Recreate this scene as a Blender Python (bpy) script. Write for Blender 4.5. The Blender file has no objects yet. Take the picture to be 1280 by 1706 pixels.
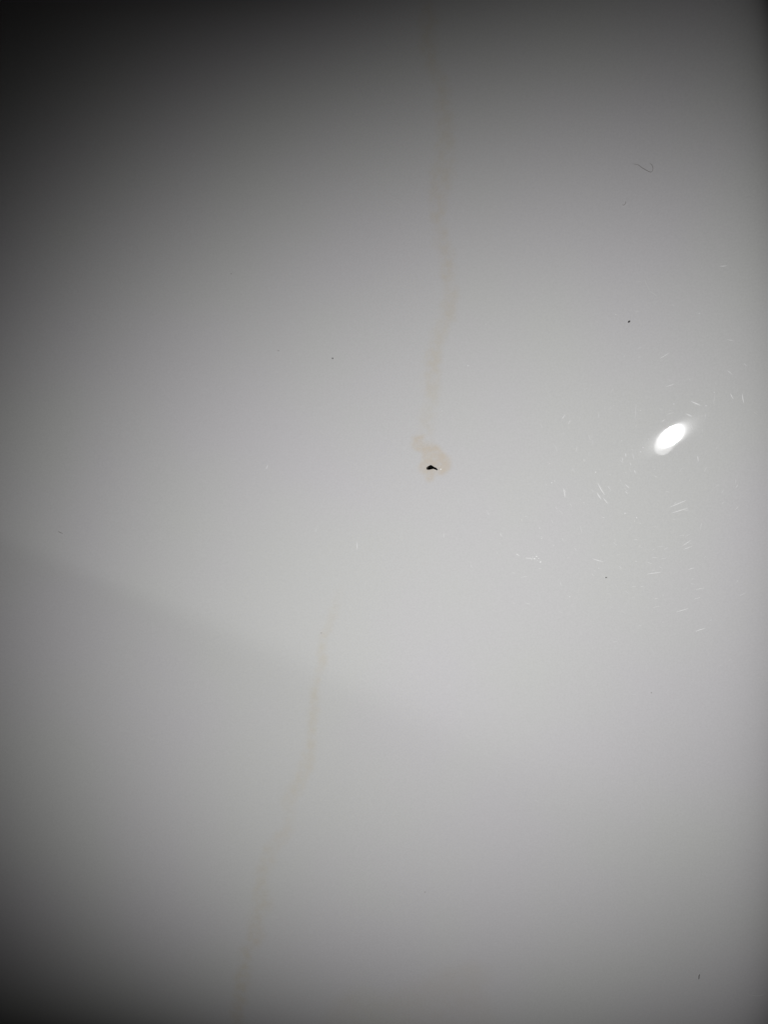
import bpy, bmesh, math, random
import numpy as np
from mathutils import Vector, Matrix, noise

K = 0.00015            # metres per photograph pixel at the panel's middle plane
DIST = 1281.0          # camera distance from that plane, in the same unit
S = 853.0
scene = bpy.context.scene
COL = scene.collection

# ---------------------------------------------------------------- camera
cam_data = bpy.data.cameras.new("camera")
cam = bpy.data.objects.new("camera", cam_data)
COL.objects.link(cam)
cam.location = (0, -DIST * K, 0)
cam.rotation_euler = (math.radians(90), 0, 0)
cam_data.sensor_fit = 'VERTICAL'
cam_data.sensor_height = 24.0
cam_data.lens = 12.0 * DIST / S
cam_data.clip_start = 0.005
cam_data.clip_end = 20.0
scene.camera = cam

# ---------------------------------------------------------------- world: a dark room
world = bpy.data.worlds.new("World")
scene.world = world
world.use_nodes = True
bg = world.node_tree.nodes["Background"]
bg.inputs["Color"].default_value = (1.0, 0.97, 0.93, 1)
bg.inputs["Strength"].default_value = 0.0030

# ---------------------------------------------------------------- the phone's flash, plus an added lamp for the shadow edge
LED_P = 0.182
LED_W, LED_H = 0.0066, 0.00085
BEAM_M, BEAM_B = 1.2135, 1.6633
led_pos = Vector((-0.09106 * S * K + 0.0003, -1.30121 * S * K, -0.22262 * S * K))
led_aim = Vector((0.179, 1.0, 0.031)).normalized()
# added weak lamp: shader cuts its beam along a line, imitating a shadow edge
CUT0 = Vector((-676. * K, 22. * K, -35. * K)); CUT1 = Vector((166. * K, -38. * K, -382. * K))
cut_n = (CUT0 - led_pos).cross(CUT1 - led_pos).normalized()
if cut_n.z < 0: cut_n = -cut_n
cut_d = (CUT1 - CUT0).normalized()
cut_start = (CUT0 - led_pos).normalized().dot(cut_d)


def led_lamp(name, power, w, h, pos, cut=False):
    d = bpy.data.lights.new(name, 'AREA')
    d.shape = 'ELLIPSE'
    d.size, d.size_y = w, h
    d.energy = power
    d.color = (1.0, 0.997, 0.993)
    d.use_nodes = True
    nt = d.node_tree
    em = next(n for n in nt.nodes if n.type == 'EMISSION')
    geo = nt.nodes.new('ShaderNodeNewGeometry')

    def dot(v):
        n = nt.nodes.new('ShaderNodeVectorMath'); n.operation = 'DOT_PRODUCT'
        nt.links.new(geo.outputs['Incoming'], n.inputs[0])
        if isinstance(v, Vector): n.inputs[1].default_value = v
        else: nt.links.new(v, n.inputs[1])
        return n.outputs['Value']

    def m(op, a, b=None):
        n = nt.nodes.new('ShaderNodeMath'); n.operation = op
        for i, v in enumerate((a, b)):
            if v is None: continue
            if isinstance(v, (int, float)): n.inputs[i].default_value = v
            else: nt.links.new(v, n.inputs[i])
        return n.outputs[0]
    c = m('MAXIMUM', m('ABSOLUTE', dot(geo.outputs['Normal'])), 0.05)
    # beam of the lens over the LED: brightest straight ahead, cut off towards the sides
    t2 = m('SUBTRACT', m('POWER', c, -2.0), 1.0)
    beam = m('MULTIPLY', m('POWER', c, BEAM_M - 1.0), m('EXPONENT', m('MULTIPLY', m('MULTIPLY', t2, t2), -BEAM_B)))
    if cut:
        along = m('MAXIMUM', m('SUBTRACT', dot(cut_d), cut_start + 0.12), 0.0)
        soft = m('ADD', m('MULTIPLY', along, 0.022), 0.006)
        side = m('DIVIDE', dot(cut_n), soft)
        sig = m('DIVIDE', 1.0, m('ADD', 1.0, m('EXPONENT', m('MULTIPLY', side, -1.0))))
        # the made-up cut fades out part way along, beyond it the beam is whole
        free = m('MINIMUM', m('MAXIMUM', m('DIVIDE', m('SUBTRACT', along, 0.44), 0.60), 0.0), 1.0)
        beam = m('MULTIPLY', beam, m('ADD', sig, m('MULTIPLY', m('SUBTRACT', 1.0, sig), free)))
    nt.links.new(beam, em.inputs['Strength'])
    o = bpy.data.objects.new(name, d)
    COL.objects.link(o)
    zc = -led_aim
    xc = Vector((-0.40, 0.0, 0.917)); xc = (xc - zc * xc.dot(zc)).normalized()
    M = Matrix((xc, zc.cross(xc), zc)).transposed().to_4x4()
    M.translation = pos
    o.matrix_world = M
    return o


led_lamp("flash_led", LED_P, LED_W, LED_H, led_pos)
led_lamp("shadow_edge_lamp", LED_P * 0.11, 0.003, 0.0007, led_pos, True)  # added at the flash only to make the soft diagonal shadow edge
# the clear lens round the LED glows faintly
led_lamp("flash_lens", LED_P * 0.0019, 0.0090, 0.0026, led_pos + Vector((-0.00012, 0.0002, -0.0016)))

scene.view_settings.view_transform = 'Standard'
scene.view_settings.look = 'None'
scene.view_settings.exposure = 0.0
scene.view_settings.gamma = 1.0
scene.view_settings.use_curve_mapping = False

# ---------------------------------------------------------------- the shape of the glossy surface
EXPS = [(i, n - i) for n in range(1, 7) for i in range(n + 1)]
COEF = [0.05222, 0.18743, 0.10198, 0.17565, 0.18706, -0.031091, 0.025982, 0.11837, 0.016272, -0.057386, -0.039103,
        -0.023051, 0.039471, 0.026953, -0.00050792, -0.0069551, 0.025327, -0.011561, 0.023788, -0.0038317, -0.05209,
        -0.026913, -0.0046856, 0.00027824, -0.0092133, 0.012017, 0.004287]
ROLL0, ROLL1 = 0.155, 0.43717


def raw(x, y):
    X, Y = x / S, y / S
    z = 0 * x; zx = 0 * x; zy = 0 * x
    for c, (i, j) in zip(COEF, EXPS):
        z = z + c * X**i * Y**j * S
        if i: zx = zx + c * i * X**(i - 1) * Y**j
        if j: zy = zy + c * j * X**i * Y**(j - 1)
    r = np.maximum(0, x - (470 - .075 * y)); yp = np.maximum(0, y / S + .2); ky = ROLL0 + ROLL1 * yp**2
    rc = np.minimum(r, 120.)
    F = rc**3 / 10800 + np.maximum(0, r - 120.) * 4.0; f = rc**2 / 3600
    z = z - ky * F; zx = zx - ky * f; zy = zy - ky * f * .075 - ROLL1 * 2 * yp / S * F
    return z, zx, zy


BOX = (-800., 660., -1060., 1020.)


def height(x, y):
    """Height of the surface towards the viewer; outside the pictured area it runs on straight."""
    x = np.asarray(x, float); y = np.asarray(y, float)
    xc = np.clip(x, BOX[0], BOX[1]); yc = np.clip(y, BOX[2], BOX[3])
    z, zx, zy = raw(xc, yc)
    return z + zx * (x - xc) + zy * (y - yc)


def normal(x, y):
    h = 1.0
    n = Vector((-(height(x + h, y) - height(x - h, y)) / 2, -(height(x, y + h) - height(x, y - h)) / 2, 1.0))
    return n.normalized()


def on(px, py):
    """The surface point (x, y) that the photograph shows at pixel (px, py)."""
    u, v = px - 640.0, S - py
    x, y = u, v
    for _ in range(14):
        t = (DIST - float(height(x, y))) / DIST
        x, y = u * t, v * t
    return x, y


def W(x, y, z):
    return Vector((x * K, -z * K, y * K))


def lift(x, y, off=0.0):
    n = normal(x, y)
    z = float(height(x, y))
    return W(x + n.x * off, y + n.y * off, z + n.z * off)


# ---------------------------------------------------------------- materials
def new_mat(name):
    m = bpy.data.materials.new(name); m.use_nodes = True
    return m, m.node_tree, m.node_tree.nodes["Principled BSDF"]


ENAMEL, nt, bsdf = new_mat("white_enamel")
co = nt.nodes.new('ShaderNodeTexCoord')
n1 = nt.nodes.new('ShaderNodeTexNoise'); n1.inputs['Scale'].default_value = 22; n1.inputs['Detail'].default_value = 3
nt.links.new(co.outputs['Object'], n1.inputs['Vector'])
r1 = nt.nodes.new('ShaderNodeValToRGB')
r1.color_ramp.elements[0].position = .38; r1.color_ramp.elements[0].color = (.802, .789, .806, 1)
r1.color_ramp.elements[1].position = .62; r1.color_ramp.elements[1].color = (.799, .801, .790, 1)
nt.links.new(n1.outputs['Fac'], r1.inputs['Fac'])
n2 = nt.nodes.new('ShaderNodeTexNoise'); n2.inputs['Scale'].default_value = 2600; n2.inputs['Detail'].default_value = 2
nt.links.new(co.outputs['Object'], n2.inputs['Vector'])
mr = nt.nodes.new('ShaderNodeMapRange')
mr.inputs['From Min'].default_value = .3; mr.inputs['From Max'].default_value = .7
mr.inputs['To Min'].default_value = .972; mr.inputs['To Max'].default_value = 1.028
nt.links.new(n2.outputs['Fac'], mr.inputs['Value'])
vm = nt.nodes.new('ShaderNodeVectorMath'); vm.operation = 'SCALE'
nt.links.new(r1.outputs['Color'], vm.inputs[0]); nt.links.new(mr.outputs['Result'], vm.inputs['Scale'])
nt.links.new(vm.outputs['Vector'], bsdf.inputs['Base Color'])
bsdf.inputs['Roughness'].default_value = 0.015
bsdf.inputs['IOR'].default_value = 1.5


def plain(name, col, rough, spec=0.5, ior=1.5):
    m, t, b = new_mat(name)
    no = t.nodes.new('ShaderNodeTexNoise'); no.inputs['Scale'].default_value = 900
    c = t.nodes.new('ShaderNodeTexCoord'); t.links.new(c.outputs['Object'], no.inputs['Vector'])
    rp = t.nodes.new('ShaderNodeValToRGB')
    rp.color_ramp.elements[0].color = tuple(v * (.75 if v < .5 else .97) for v in col) + (1,)
    rp.color_ramp.elements[1].color = tuple(min(.93, v * 1.2) for v in col) + (1,)
    t.links.new(no.outputs['Fac'], rp.inputs['Fac'])
    t.links.new(rp.outputs['Color'], b.inputs['Base Color'])
    b.inputs['Roughness'].default_value = rough
    b.inputs['Specular IOR Level'].default_value = spec
    b.inputs['IOR'].default_value = ior
    return m


HOLE = plain("black_cavity", (.004, .004, .004), .9, .1)
DARK = plain("dark_grit", (.018, .015, .012), .7, .3)
DARKLINT = plain("dark_lint", (.11, .105, .10), .8, .2)
GREYLINT = plain("grey_lint", (.52, .51, .50), .8, .2)
FIBRE = plain("brown_grey_hair", (.36, .335, .31), .6, .3)
BURR = plain("scratched_enamel", (.86, .86, .85), .40, .5, 1.6)
GLINT = plain("crushed_enamel", (.88, .88, .87), .42, .5, 2.2)
FAINT = plain("rubbed_enamel", (.815, .815, .805), .40, .5, 1.6)


def film(name, tint, nscale, lo):
    """A thin translucent deposit: it only filters the light that passes it."""
    m = bpy.data.materials.new(name); m.use_nodes = True
    t = m.node_tree; t.nodes.clear()
    out = t.nodes.new('ShaderNodeOutputMaterial')
    tr = t.nodes.new('ShaderNodeBsdfTransparent')
    at = t.nodes.new('ShaderNodeAttribute'); at.attribute_name = 'amount'
    c = t.nodes.new('ShaderNodeTexCoord')
    no = t.nodes.new('ShaderNodeTexNoise'); no.inputs['Scale'].default_value = nscale; no.inputs['Detail'].default_value = 4
    t.links.new(c.outputs['Object'], no.inputs['Vector'])
    mp = t.nodes.new('ShaderNodeMapRange')
    mp.inputs['From Min'].default_value = .35; mp.inputs['From Max'].default_value = .62
    mp.inputs['To Min'].default_value = lo; mp.inputs['To Max'].default_value = 1.0
    t.links.new(no.outputs['Fac'], mp.inputs['Value'])
    mu = t.nodes.new('ShaderNodeMath'); mu.operation = 'MULTIPLY'
    t.links.new(at.outputs['Fac'], mu.inputs[0]); t.links.new(mp.outputs['Result'], mu.inputs[1])
    mx = t.nodes.new('ShaderNodeMix'); mx.data_type = 'RGBA'
    mx.inputs[6].default_value = (1, 1, 1, 1); mx.inputs[7].default_value = tint + (1,)
    t.links.new(mu.outputs[0], mx.inputs[0])
    t.links.new(mx.outputs[2], tr.inputs['Color'])
    t.links.new(tr.outputs[0], out.inputs['Surface'])
    return m


RUST = film("rust_film", (.988, .948, .890), 800, .5)
STREAK = film("brown_water_film", (.987, .967, .929), 520, .25)
PATCHFILM = film("dried_water_film", (.99, .98, .958), 300, .5)


# ---------------------------------------------------------------- object helpers
def link(name, me, mat, parent=None):
    o = bpy.data.objects.new(name, me)
    if mat: me.materials.append(mat)
    COL.objects.link(o)
    if parent: o.parent = parent
    return o


def smooth(me):
    me.polygons.foreach_set('use_smooth', [True] * len(me.polygons))
    me.update()


def mesh(name, verts, faces):
    me = bpy.data.meshes.new(name)
    me.from_pydata([tuple(v) for v in verts], [], faces)
    me.update()
    return me


# ---------------------------------------------------------------- the panel
panel = bpy.data.objects.new("panel", None)
COL.objects.link(panel)
panel['label'] = "glossy white curved panel with a small black hole and faint brown drip stains"
panel['category'] = "panel"

HOLE_PX = [(565, 720), (567, 711), (573, 705), (582, 699), (592, 694), (603, 692), (611, 687), (618, 681), (626, 679),
           (634, 683), (642, 686), (650, 692), (660, 698), (670, 704), (680, 708), (690, 711), (700, 716), (706, 723),
           (712, 730), (718, 736), (713, 745), (704, 745), (697, 741), (688, 738), (680, 732), (670, 729), (660, 727),
           (648, 727), (640, 729), (630, 733), (620, 737), (610, 738), (600, 740), (587, 739), (575, 738), (568, 731)]
HOLE_XY = [on(640 + a / 8.0, 690 + (712 + (b - 712) * 1.09) / 8.0) for a, b in HOLE_PX]


def build_front():
    step = 8.0
    xs = np.arange(-1704., 1505., step); ys = np.arange(-2104., 1705., step)
    nx, ny = len(xs), len(ys)
    hx = [p[0] for p in HOLE_XY]; hy = [p[1] for p in HOLE_XY]
    i0 = int((min(hx) - 10 - xs[0]) // step); i1 = int((max(hx) + 10 - xs[0]) // step) + 1
    j0 = int((min(hy) - 10 - ys[0]) // step); j1 = int((max(hy) + 10 - ys[0]) // step) + 1
    GX, GY = np.meshgrid(xs, ys)
    GZ = height(GX, GY)
    P = np.stack([GX * K, -GZ * K, GY * K], -1).reshape(-1, 3)
    J, I = np.meshgrid(np.arange(ny - 1), np.arange(nx - 1), indexing='ij')
    keep = ~((I >= i0) & (I < i1) & (J >= j0) & (J < j1))
    I, J = I[keep], J[keep]
    a = J * nx + I
    Q = np.stack([a, a + 1, a + 1 + nx, a + nx], -1)
    # fill between the opened cells and the broken outline of the hole
    ring = [(i, j0) for i in range(i0, i1)] + [(i1, j) for j in range(j0, j1)] + \
           [(i, j1) for i in range(i1, i0, -1)] + [(i0, j) for j in range(j1, j0, -1)]
    bm = bmesh.new()
    rv = [bm.verts.new((xs[i], ys[j], 0)) for i, j in ring]
    hv = [bm.verts.new((x, y, 0)) for x, y in HOLE_XY]
    edges = []
    for loop in (rv, hv):
        for k in range(len(loop)):
            edges.append(bm.edges.new((loop[k], loop[(k + 1) % len(loop)])))
    bmesh.ops.triangle_fill(bm, use_beauty=True, use_dissolve=False, edges=edges)
    idx = {}
    base = len(P)
    for k, (i, j) in enumerate(ring): idx[rv[k]] = j * nx + i
    extra = []
    for k, v in enumerate(hv):
        idx[v] = base + k
        x, y = HOLE_XY[k]
        # the lip of the hole is slightly dished
        extra.append(tuple(W(x, y, float(height(x, y)) - 0.015)))
    tris = []
    for f in bm.faces:
        vs = [idx[v] for v in f.verts]
        f.normal_update()
        if f.normal.z < 0: vs.reverse()
        if all(v in hv for v in f.verts): continue
        tris.append(vs)
    bm.free()
    verts = [tuple(p) for p in P] + extra
    me = bpy.data.meshes.new("shell")
    me.from_pydata(verts, [], [tuple(int(v) for v in q) for q in Q] + [tuple(t) for t in tris])
    smooth(me)
    # keep the broken lip and the outer rim crisp
    count = {}
    for p in me.polygons:
        for k in p.edge_keys: count[k] = count.get(k, 0) + 1
    sharp = me.attributes.new('sharp_edge', 'BOOLEAN', 'EDGE')
    sharp.data.foreach_set('value', [count[e.key] == 1 for e in me.edges])
    return me


shell = link("shell", build_front(), ENAMEL, panel)
sol = shell.modifiers.new("thickness", 'SOLIDIFY')
sol.thickness = 0.003
sol.offset = -1.0

# the hole: a dark ragged well lining the broken outline
cx = sum(p[0] for p in HOLE_XY) / len(HOLE_XY); cy = sum(p[1] for p in HOLE_XY) / len(HOLE_XY)
vs, fs = [], []
levels = [(0.985, -0.35), (0.97, -3.0), (0.95, -8.0), (0.9, -17.0)]
N = len(HOLE_XY)
for sc_, dz in levels:
    for (x, y) in HOLE_XY:
        X, Y = cx + (x - cx) * sc_, cy + (y - cy) * sc_
        vs.append(W(X, Y, float(height(X, Y)) + dz))
for L in range(len(levels) - 1):
    for k in range(N):
        k2 = (k + 1) % N
        fs.append((L * N + k, L * N + k2, (L + 1) * N + k2, (L + 1) * N + k))
fs.append(tuple(range((len(levels) - 1) * N, len(levels) * N)))
hole = link("hole", mesh("hole", vs, fs), HOLE, panel)
hole['label'] = "small black ragged hole with a pointed right end"


# ---------------------------------------------------------------- films (stains)
def seg_dist(P, A, B):
    d = B - A; L = d @ d
    t = np.clip(((P - A) @ d) / L, 0, 1)
    return np.linalg.norm(P - (A + t[:, None] * d), axis=1), t


def film_mesh(name, pts, amt, step, mat, off):
    """pts: regular grid arrays X, Y (surface coordinates), amt: same shape."""
    X, Y = pts
    ok = amt > 0.004
    ny, nx = X.shape
    cell = ok[:-1, :-1] | ok[1:, :-1] | ok[:-1, 1:] | ok[1:, 1:]
    J, I = np.nonzero(cell)
    a = J * nx + I
    Q = np.stack([a, a + 1, a + 1 + nx, a + nx], -1)
    used, inv = np.unique(Q, return_inverse=True)
    inv = inv.reshape(Q.shape)
    x = X.ravel()[used]; y = Y.ravel()[used]; am = amt.ravel()[used]
    z = height(x, y) + off
    me = bpy.data.meshes.new(name)
    me.from_pydata(np.stack([x * K, -z * K, y * K], -1).tolist(), [], inv.tolist())
    at = me.attributes.new('amount', 'FLOAT', 'POINT')
    at.data.foreach_set('value', am.astype(np.float32))
    smooth(me)
    return link(name, me, mat, panel)


def grid_around(P, pad, step):
    x = np.arange(P[:, 0].min() - pad, P[:, 0].max() + pad, step)
    y = np.arange(P[:, 1].min() - pad, P[:, 1].max() + pad, step)
    return np.meshgrid(x, y)


def wob(X, Y, s, seed):
    out = np.empty(X.size)
    for k, (x, y) in enumerate(zip(X.ravel(), Y.ravel())):
        out[k] = noise.noise(Vector((x * s + seed, y * s, seed * 1.7)))
    return out.reshape(X.shape)


def streak(name, label, pts, step=4.0, off=0.25):
    """pts: (px, py, half width in px, strength)"""
    P = np.array([on(p[0], p[1]) for p in pts])
    X, Y = grid_around(P, 40, step)
    Q = np.stack([X.ravel(), Y.ravel()], -1)
    best = np.full(len(Q), 1e9); hw = np.ones(len(Q)); st = np.zeros(len(Q))
    for k in range(len(P) - 1):
        d, t = seg_dist(Q, P[k], P[k + 1])
        w = pts[k][2] + (pts[k + 1][2] - pts[k][2]) * t
        s = pts[k][3] + (pts[k + 1][3] - pts[k][3]) * t
        m = d / w < best
        best[m] = (d / w)[m]; hw[m] = w[m]; st[m] = s[m]
    best = best.reshape(X.shape) + 0.75 * wob(X, Y, .03, 3.1) + 0.4 * wob(X, Y, .1, 7.7)
    a = np.clip((1.5 - best) / 1.3, 0, 1); a = a * a * (3 - 2 * a) * st.reshape(X.shape)
    o = film_mesh(name, (X, Y), a, step, STREAK, off)
    o['label'] = label
    return o


def blot(name, label, poly, soft, mat, strength, step=2.5, off=0.5):
    P = np.array([on(*p) for p in poly])
    X, Y = grid_around(P, soft + 12, step)
    Q = np.stack([X.ravel(), Y.ravel()], -1)
    d = np.full(len(Q), 1e9); inside = np.zeros(len(Q), bool)
    for k in range(len(P)):
        A, B = P[k], P[(k + 1) % len(P)]
        d = np.minimum(d, seg_dist(Q, A, B)[0])
        c = (A[1] > Q[:, 1]) != (B[1] > Q[:, 1])
        xi = A[0] + (Q[:, 1] - A[1]) * (B[0] - A[0]) / (B[1] - A[1] + 1e-9)
        inside ^= c & (Q[:, 0] < xi)
    sd = np.where(inside, d, -d).reshape(X.shape) + soft * .5 * wob(X, Y, .6 / soft, 5.3)
    a = np.clip(sd / soft + .5, 0, 1); a = a * a * (3 - 2 * a) * strength
    o = film_mesh(name, (X, Y), a, step, mat, off)
    o['label'] = label
    return o


streak("drip_stain", "faint brown drip line running from the top edge down to the hole",
       [(706, -120, 12, .5), (712, 0, 12, .7), (714, 60, 13, .85), (722, 100, 13, .9), (735, 150, 13, .85), (740, 200, 13, .8),
        (738, 260, 14, .75), (734, 330, 16, .9), (735, 365, 15, 1.0), (738, 410, 13, .95), (745, 450, 11, .95), (748, 480, 11, .95),
        (747, 520, 13, .85), (736, 550, 14, .75), (724, 585, 14, .9), (720, 610, 14, 1.0), (718, 640, 13, .8), (716, 670, 13, .6),
        (713, 700, 12, .55), (714, 735, 12, .5)])
streak("drip_stain", "faint brown drip line slanting down the lower left, below the hole",
       [(566, 985, 9, .12), (556, 1025, 9, .45), (545, 1048, 9, .6), (537, 1070, 9, .75), (537, 1105, 9, .8), (525, 1145, 9, .9),
        (521, 1200, 10, .95), (518, 1250, 11, .8), (506, 1285, 13, .85), (490, 1310, 12, .8), (482, 1340, 12, .6), (480, 1384, 11, .6), (468, 1396, 11, .6),
        (448, 1414, 11, .65), (440, 1450, 12, .75), (436, 1500, 13, .75), (425, 1550, 14, .85), (408, 1600, 13, 1.0), (402, 1650, 13, .95),
        (396, 1706, 14, .9), (388, 1820, 14, .7)])
ZP = [(375, 312), (430, 292), (500, 305), (498, 360), (520, 400), (570, 395), (640, 385), (700, 430), (760, 480), (820, 510), (850, 560),
      (880, 620), (885, 680), (868, 740), (830, 785), (760, 812), (690, 822), (645, 870), (595, 872), (560, 800), (510, 765),
      (482, 690), (500, 620), (495, 540), (470, 500), (430, 480), (395, 400)]
blot("rust_stain", "beige rust halo around the hole with a tail at its upper left", [(640 + a / 8., 690 + b / 8.) for a, b in ZP], 12, RUST, 1.05, 1.5)
blot("water_stain", "very faint brownish patch at the bottom edge",
     [(560, 1668), (640, 1646), (700, 1640), (745, 1622), (790, 1604), (812, 1622), (800, 1645), (830, 1690), (850, 1800), (500, 1800), (520, 1710)],
     40, PATCHFILM, .75, 5.0)


# ---------------------------------------------------------------- scratches and nicks
def ridge_mesh(name, pts, w, h, seg=6):
    """A burr raised along a polyline: half round, tapering to both ends."""
    P = [Vector(on(*p)) for p in pts]
    # resample
    dense = []
    for k in range(len(P) - 1):
        L = (P[k + 1] - P[k]).length
        n = max(2, int(L / 2.5))
        for i in range(n): dense.append(P[k].lerp(P[k + 1], i / n))
    dense.append(P[-1])
    M = len(dense)
    if M > 4:
        for _ in range(3):
            dense = [dense[0]] + [(dense[i - 1] + dense[i] * 2 + dense[i + 1]) / 4 for i in range(1, M - 1)] + [dense[-1]]
    vs, fs = [], []
    for i, p in enumerate(dense):
        t = i / (M - 1)
        tp = max(.06, math.sin(math.pi * (0.04 + .92 * t)) ** .7)
        d = dense[min(i + 1, M - 1)] - dense[max(i - 1, 0)]
        s = Vector((-d.y, d.x)).normalized()
        for k in range(seg + 1):
            a = math.pi * k / seg
            o = s * (math.cos(a) * w * tp)
            vs.append(lift(p.x + o.x, p.y + o.y, math.sin(a) ** 2 * h * tp - .01))
    for i in range(M - 1):
        for k in range(seg):
            a = i * (seg + 1) + k
            fs.append((a, a + 1, a + seg + 2, a + seg + 1))
    me = mesh(name, vs, fs)
    me.validate(); smooth(me)
    return me


# (points, half width): read off the photograph, most of them round the reflection of the flash
SCR = [
    ([(1152.5, 668.5), (1160, 671.5), (1168, 675.5)], 1.7), ([(1143.6, 689), (1149, 691), (1154, 694)], 1.6),
    ([(1218, 655.5), (1223, 665)], 1.0), ([(1238, 656), (1239, 664), (1240.5, 672)], 1.1),
    ([(1152, 705), (1155.8, 717)], .9), ([(1103.7, 703), (1108.4, 698.5)], 1.0), ([(1112.5, 690.5), (1124, 687)], .7),
    ([(1117, 845), (1130, 839.5), (1144.5, 833.5)], 1.1), ([(1119.6, 855), (1134, 850.5), (1147, 846.5)], 1.0),
    ([(1042.5, 807), (1049.5, 813.5)], 1.0), ([(1042, 818), (1047, 823)], .8), ([(1057.5, 783), (1060, 789)], 1.0),
    ([(1163.2, 760), (1164.7, 769.5)], 1.0), ([(1111, 644), (1125, 639.5)], .8),
    ([(997, 805), (1001.5, 814.5), (1008.5, 824.5)], 1.3), ([(995.2, 820.5), (999, 827), (1002.5, 832)], 1.4),
    ([(1006, 829.5), (1010, 835), (1014, 839.5)], 1.0), ([(939.5, 813), (941.2, 821), (942.3, 829)], 1.1),
    ([(988, 930.5), (995, 933.5), (1006, 936)], 1.0), ([(875.5, 929.5), (881, 930), (889, 930.4)], 1.0),
    ([(859.5, 922.5), (863, 924), (866, 926)], 1.2), ([(1137, 910), (1144, 906), (1152, 900)], .8),
    ([(1139, 915.5), (1147, 913), (1155.5, 909.5)], .7), ([(1148, 948.8), (1158.6, 945.8)], .9),
    ([(1079, 956.4), (1091, 955), (1103, 953.2)], 1.0), ([(1160, 982.3), (1176, 979.4)], .7), ([(1157, 998.5), (1164, 996)], .7),
    ([(1128, 1019.3), (1138, 1017), (1148, 1013.5)], .8), ([(1160, 1052), (1167, 1049.6), (1176, 1046.8)], 1.0),
    ([(1200, 443.3), (1206, 442.8), (1212.5, 442.5)], 1.1), ([(442.2, 782), (444, 779), (446, 774.5)], 1.2),
    ([(594.6, 903), (595.2, 908), (594.6, 916)], 1.0), ([(526.5, 879.5), (527, 886)], .6), ([(937, 698), (939.5, 694.5), (942, 690.5)], 1.0),
    ([(947, 707), (951.5, 699)], .7), ([(1100, 597.5), (1109, 592), (1117, 587)], .8), ([(1213, 617), (1220, 622.5)], .8),
    ([(1240, 605), (1246, 610)], .7), ([(1043.3, 755), (1043.9, 761)], 1.2), ([(1037.5, 762), (1038.5, 769)], .8),
    ([(1055, 755), (1057, 766)], .6), ([(1050.5, 770), (1052, 776)], .7), ([(834, 888), (836.5, 894)], .8), ([(739.5, 888), (740, 896)], .7),
    ([(784, 940), (787, 946)], .6), ([(1190, 672), (1192.5, 656)], .35), ([(1061, 672), (1059, 699)], .4), ([(868, 962), (880, 960)], .45),
    ([(1170, 870), (1168, 884)], .4), ([(925, 741), (929, 752)], .4), ([(1088, 1012), (1101, 1010)], .4), ([(1100, 932), (1113, 929)], .4),
    ([(1216, 619.5), (1222, 625)], .35), ([(1075, 466), (1083, 484)], .5), ([(1082, 484), (1096, 493)], .45), ([(1066, 358), (1072, 350)], .5),
    ([(1248, 1657), (1262, 1660), (1276, 1657)], .6), ([(1022, 903), (1030, 910)], .4), ([(967, 876), (971, 889)], .4),
]
for pts, w in SCR:
    link("scratch", ridge_mesh("scratch", pts, w * .85, w * .26), BURR if w > .75 else FAINT, panel)

rim = link('chip_rim', ridge_mesh('chip_rim', [(720.5, 781.7), (722.5, 782), (725, 783), (727, 784.2)], .8, .3), BURR, panel)
# nicks: small crushed spots, (px, py, radius)
NICK = [(1072.4, 745.6, 1.3), (1067.8, 752.5, 1.3), (1042.4, 855, 1.4), (1061.7, 862.5, 1.3), (1177.5, 675.5, 1.2), (1068, 684, .8),
        (1123.5, 673, 1.0), (1081, 731.5, 1.0), (920, 804, 1.4), (925, 801.5, 1.1), (900, 880, 1.0), (903, 897, 1.0), (950, 994.5, 1.3),
        (857, 1005, 1.1), (891, 931, 2.2), (894.5, 927, 1.9), (888.5, 928, 1.0), (901, 936.5, 2.2), (898, 930.5, 1.1), (886, 932.5, 1.0),
        (896, 934, .9), (862, 923.3, 1.3), (1061, 935.5, 1.1), (1166, 521.4, 1.3), (1026.8, 523.7, 1.0), (780, 608.8, 1.3), (810, 539.7, .9),
        (993, 786.5, 1.3), (916, 772.5, 1.0), (736.5, 684.5, 1.0), (998.5, 947, .9), (1068, 684, .7), (812, 851, .9), (877, 860, .9),
        (1191, 653.5, .8), (833, 905, .7), (829, 921, .8), (732, 1011, .8), (820, 973, .7), (855, 953.5, .8), (1140, 726.5, .8),
        (734.4, 781.4, 2.2), (732, 776.8, 1.0), (968, 832, .8), (1091, 782, .7), (1150, 800, .7), (1058.5, 868.5, .7), (1017, 791, .8)]


def dome(r, h, seed):
    rr = random.Random(seed)
    vs, fs = [], []
    n = 10
    for lv, (f, z) in enumerate(((1, -.05), (.7, .55), (.38, .88))):
        for k in range(n):
            a = 2 * math.pi * k / n
            q = r * f * (1 + .18 * rr.uniform(-1, 1))
            vs.append((q * math.cos(a), q * math.sin(a), z * h))
    vs.append((0, 0, h))
    for lv in range(2):
        for k in range(n):
            fs.append((lv * n + k, lv * n + (k + 1) % n, (lv + 1) * n + (k + 1) % n, (lv + 1) * n + k))
    for k in range(n): fs.append((2 * n + k, 2 * n + (k + 1) % n, 3 * n))
    return vs, fs


for i, (px, py, r) in enumerate(NICK):
    x, y = on(px, py)
    vs, fs = dome(r * 1.0, r * .28, i)
    me = mesh("nick", [lift(x + a, y + b, c) for a, b, c in vs], fs)
    smooth(me)
    link("nick", me, GLINT, panel)

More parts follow.
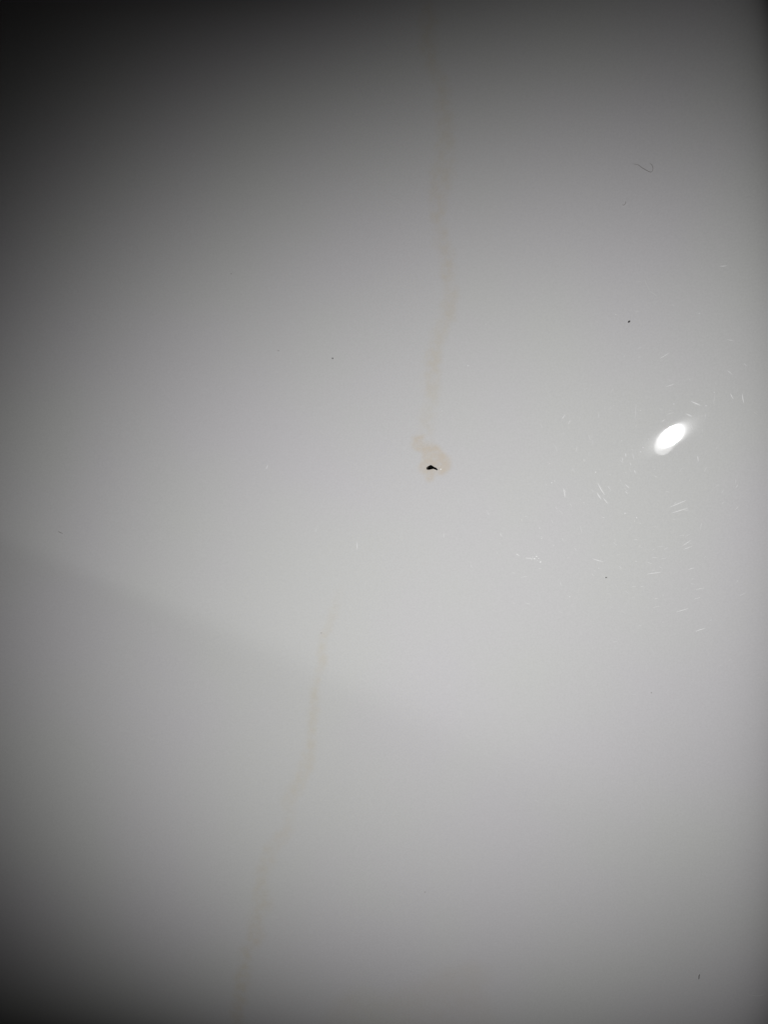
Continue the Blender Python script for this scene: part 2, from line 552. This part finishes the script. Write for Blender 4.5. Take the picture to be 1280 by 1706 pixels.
# hair-fine wiping marks nobody could count, curving round the worn area at the right
rnd = random.Random(11)
av, af = [], []
for k in range(170):
    px = rnd.gauss(1075, 110); py = rnd.gauss(850, 140)
    if not 760 < px < 1270: continue
    if 1085 < px < 1150 and 695 < py < 765: continue
    dx, dy = px - 1117, py - 727
    ang = math.atan2(dy, dx) + math.pi / 2 + rnd.gauss(0, .35)
    L = rnd.uniform(3, 11)
    p2 = (px + math.cos(ang) * L, py + math.sin(ang) * L)
    me = ridge_mesh("tmp", [(px, py), p2], rnd.uniform(.2, .42), rnd.uniform(.05, .12), 4)
    b = len(av)
    av += [v.co.copy() for v in me.vertices]
    af += [tuple(b + q for q in p.vertices) for p in me.polygons]
    bpy.data.meshes.remove(me)
me = mesh("wiping_marks", av, af); smooth(me)
wm = link("wiping_marks", me, FAINT, panel)
wm['kind'] = 'stuff'


# ---------------------------------------------------------------- loose things lying on the panel
def tag(o, label, cat, group=None):
    o['label'] = label; o['category'] = cat
    if group: o['group'] = group


def grit(name, px, py, a, b, rot, h, mat, seed):
    """A flattened irregular grain, a x b half axes in px, turned by rot."""
    rr = random.Random(seed)
    bm = bmesh.new()
    bmesh.ops.create_icosphere(bm, subdivisions=2, radius=1.0)
    x, y = on(px, py)
    n = normal(x, y)
    o0 = lift(x, y, 0)
    for v in bm.verts:
        q = v.co * (1 + .3 * noise.noise(v.co * 1.7 + Vector((seed, 0, 0))) + .06 * rr.uniform(-1, 1))
        qx, qy, qz = q.x * a, q.y * b, max(-.25, q.z) * h
        X = qx * math.cos(rot) - qy * math.sin(rot); Y = qx * math.sin(rot) + qy * math.cos(rot)
        v.co = lift(x + X, y + Y, qz + h * .2) - o0
    me = bpy.data.meshes.new(name)
    bm.to_mesh(me); bm.free()
    smooth(me)
    o = link(name, me, mat)
    o.location = o0
    return o


G = "dark specks on the white panel"
tag(grit("speck", 1048.8, 536, 1.8, 1.25, math.radians(50), 1.2, DARK, 1), "largest dark speck, to the right of the drip line and above the bright reflection", "speck", G)
tag(grit("speck", 554.3, 597, .9, 1.4, 0, .9, DARK, 2), "tiny black speck left of the drip line, above the hole", "speck", G)
tag(grit("speck", 1010.6, 962.2, 1.2, .9, .2, .7, DARKLINT, 3), "tiny dark speck below the bright reflection, right of the white scuffed spot", "speck", G)
tag(grit("speck", 385, 456.3, 1.1, .8, 0, .5, GREYLINT, 4), "faint dark speck alone in the upper left shade", "speck", G)
tag(grit("speck", 464, 584.4, 1.8, .7, 0, .6, GREYLINT, 5), "faint short grey dash left of the tiny black speck", "speck", G)
tag(grit("speck", 1086, 1154, 1.0, 1.0, 0, .6, GREYLINT, 6), "faint grey speck at the lower right, far below the bright reflection", "speck", G)
tag(grit("speck", 708.3, 1486, 1.3, 1.0, 0, .6, GREYLINT, 8), "faint grey speck in the lower middle, above the brownish bottom patch", "speck", G)
tag(grit("speck", 535.2, 1054.5, 1.5, .8, 0, .6, GREYLINT, 9), "faint grey speck beside the top of the lower drip line", "speck", G)


def fibre(name, pts, rad, mat, ends=.5):
    """A thin fibre lying on the surface; pts are (px, py, lift)."""
    P = []
    for k in range(len(pts) - 1):
        p0 = pts[max(k - 1, 0)]; p1 = pts[k]; p2 = pts[k + 1]; p3 = pts[min(k + 2, len(pts) - 1)]
        for i in range(5):
            t = i / 5
            P.append(tuple(.5 * ((2 * p1[c]) + (p2[c] - p0[c]) * t + (2 * p0[c] - 5 * p1[c] + 4 * p2[c] - p3[c]) * t * t
                                 + (-p0[c] + 3 * p1[c] - 3 * p2[c] + p3[c]) * t ** 3) for c in range(3)))
    P.append(pts[-1])
    C = [lift(*on(p[0], p[1]), rad + p[2]) for p in P]
    o0 = C[0].copy()
    vs, fs = [], []
    M, n = len(C), 7
    up = Vector((0, -1, 0))
    for i, c in enumerate(C):
        t = (C[min(i + 1, M - 1)] - C[max(i - 1, 0)]).normalized()
        s = t.cross(up).normalized(); u = s.cross(t)
        f = ends + (1 - ends) * math.sin(math.pi * i / (M - 1))
        for k in range(n):
            a = 2 * math.pi * k / n
            vs.append(c - o0 + (s * math.cos(a) + u * math.sin(a)) * rad * f * K)
    for i in range(M - 1):
        for k in range(n):
            fs.append((i * n + k, i * n + (k + 1) % n, (i + 1) * n + (k + 1) % n, (i + 1) * n + k))
    fs.append(tuple(range(n))[::-1]); fs.append(tuple(range((M - 1) * n, M * n)))
    me = mesh(name, vs, fs); smooth(me)
    o = link(name, me, mat)
    o.location = o0
    return o


hair = fibre("hair", [(1055, 273, 0), (1063.8, 274.9, .3), (1069.4, 279, .5), (1075, 282.4, .4), (1081, 285.6, .2), (1085.4, 287, .3),
                      (1088, 285, .5), (1089, 280.3, .8), (1087.3, 275.6, .5), (1084, 272, 0)], .30, FIBRE)
tag(hair, "small hooked hair at the upper right of the panel", "hair")
lint = fibre("lint", [(97, 884.6, 0), (99.5, 887, .2), (102, 888, .3), (104.3, 889, 0)], .75, GREYLINT)
tag(lint, "short grey lint fibre near the left edge at mid height", "lint")
lint = fibre("lint", [(1166.6, 1623, 0), (1165.4, 1625, .2), (1165.2, 1628, .2), (1165, 1631, 0)], .6, DARKLINT)
tag(lint, "short dark upright fibre near the bottom right corner", "lint")
lint = fibre("lint", [(1043.5, 335.8, 0), (1043, 339.5, .1), (1040.5, 342, .1), (1038, 341.5, 0)], .6, GREYLINT)
tag(lint, "faint curled grey lint just below the hooked hair", "lint")
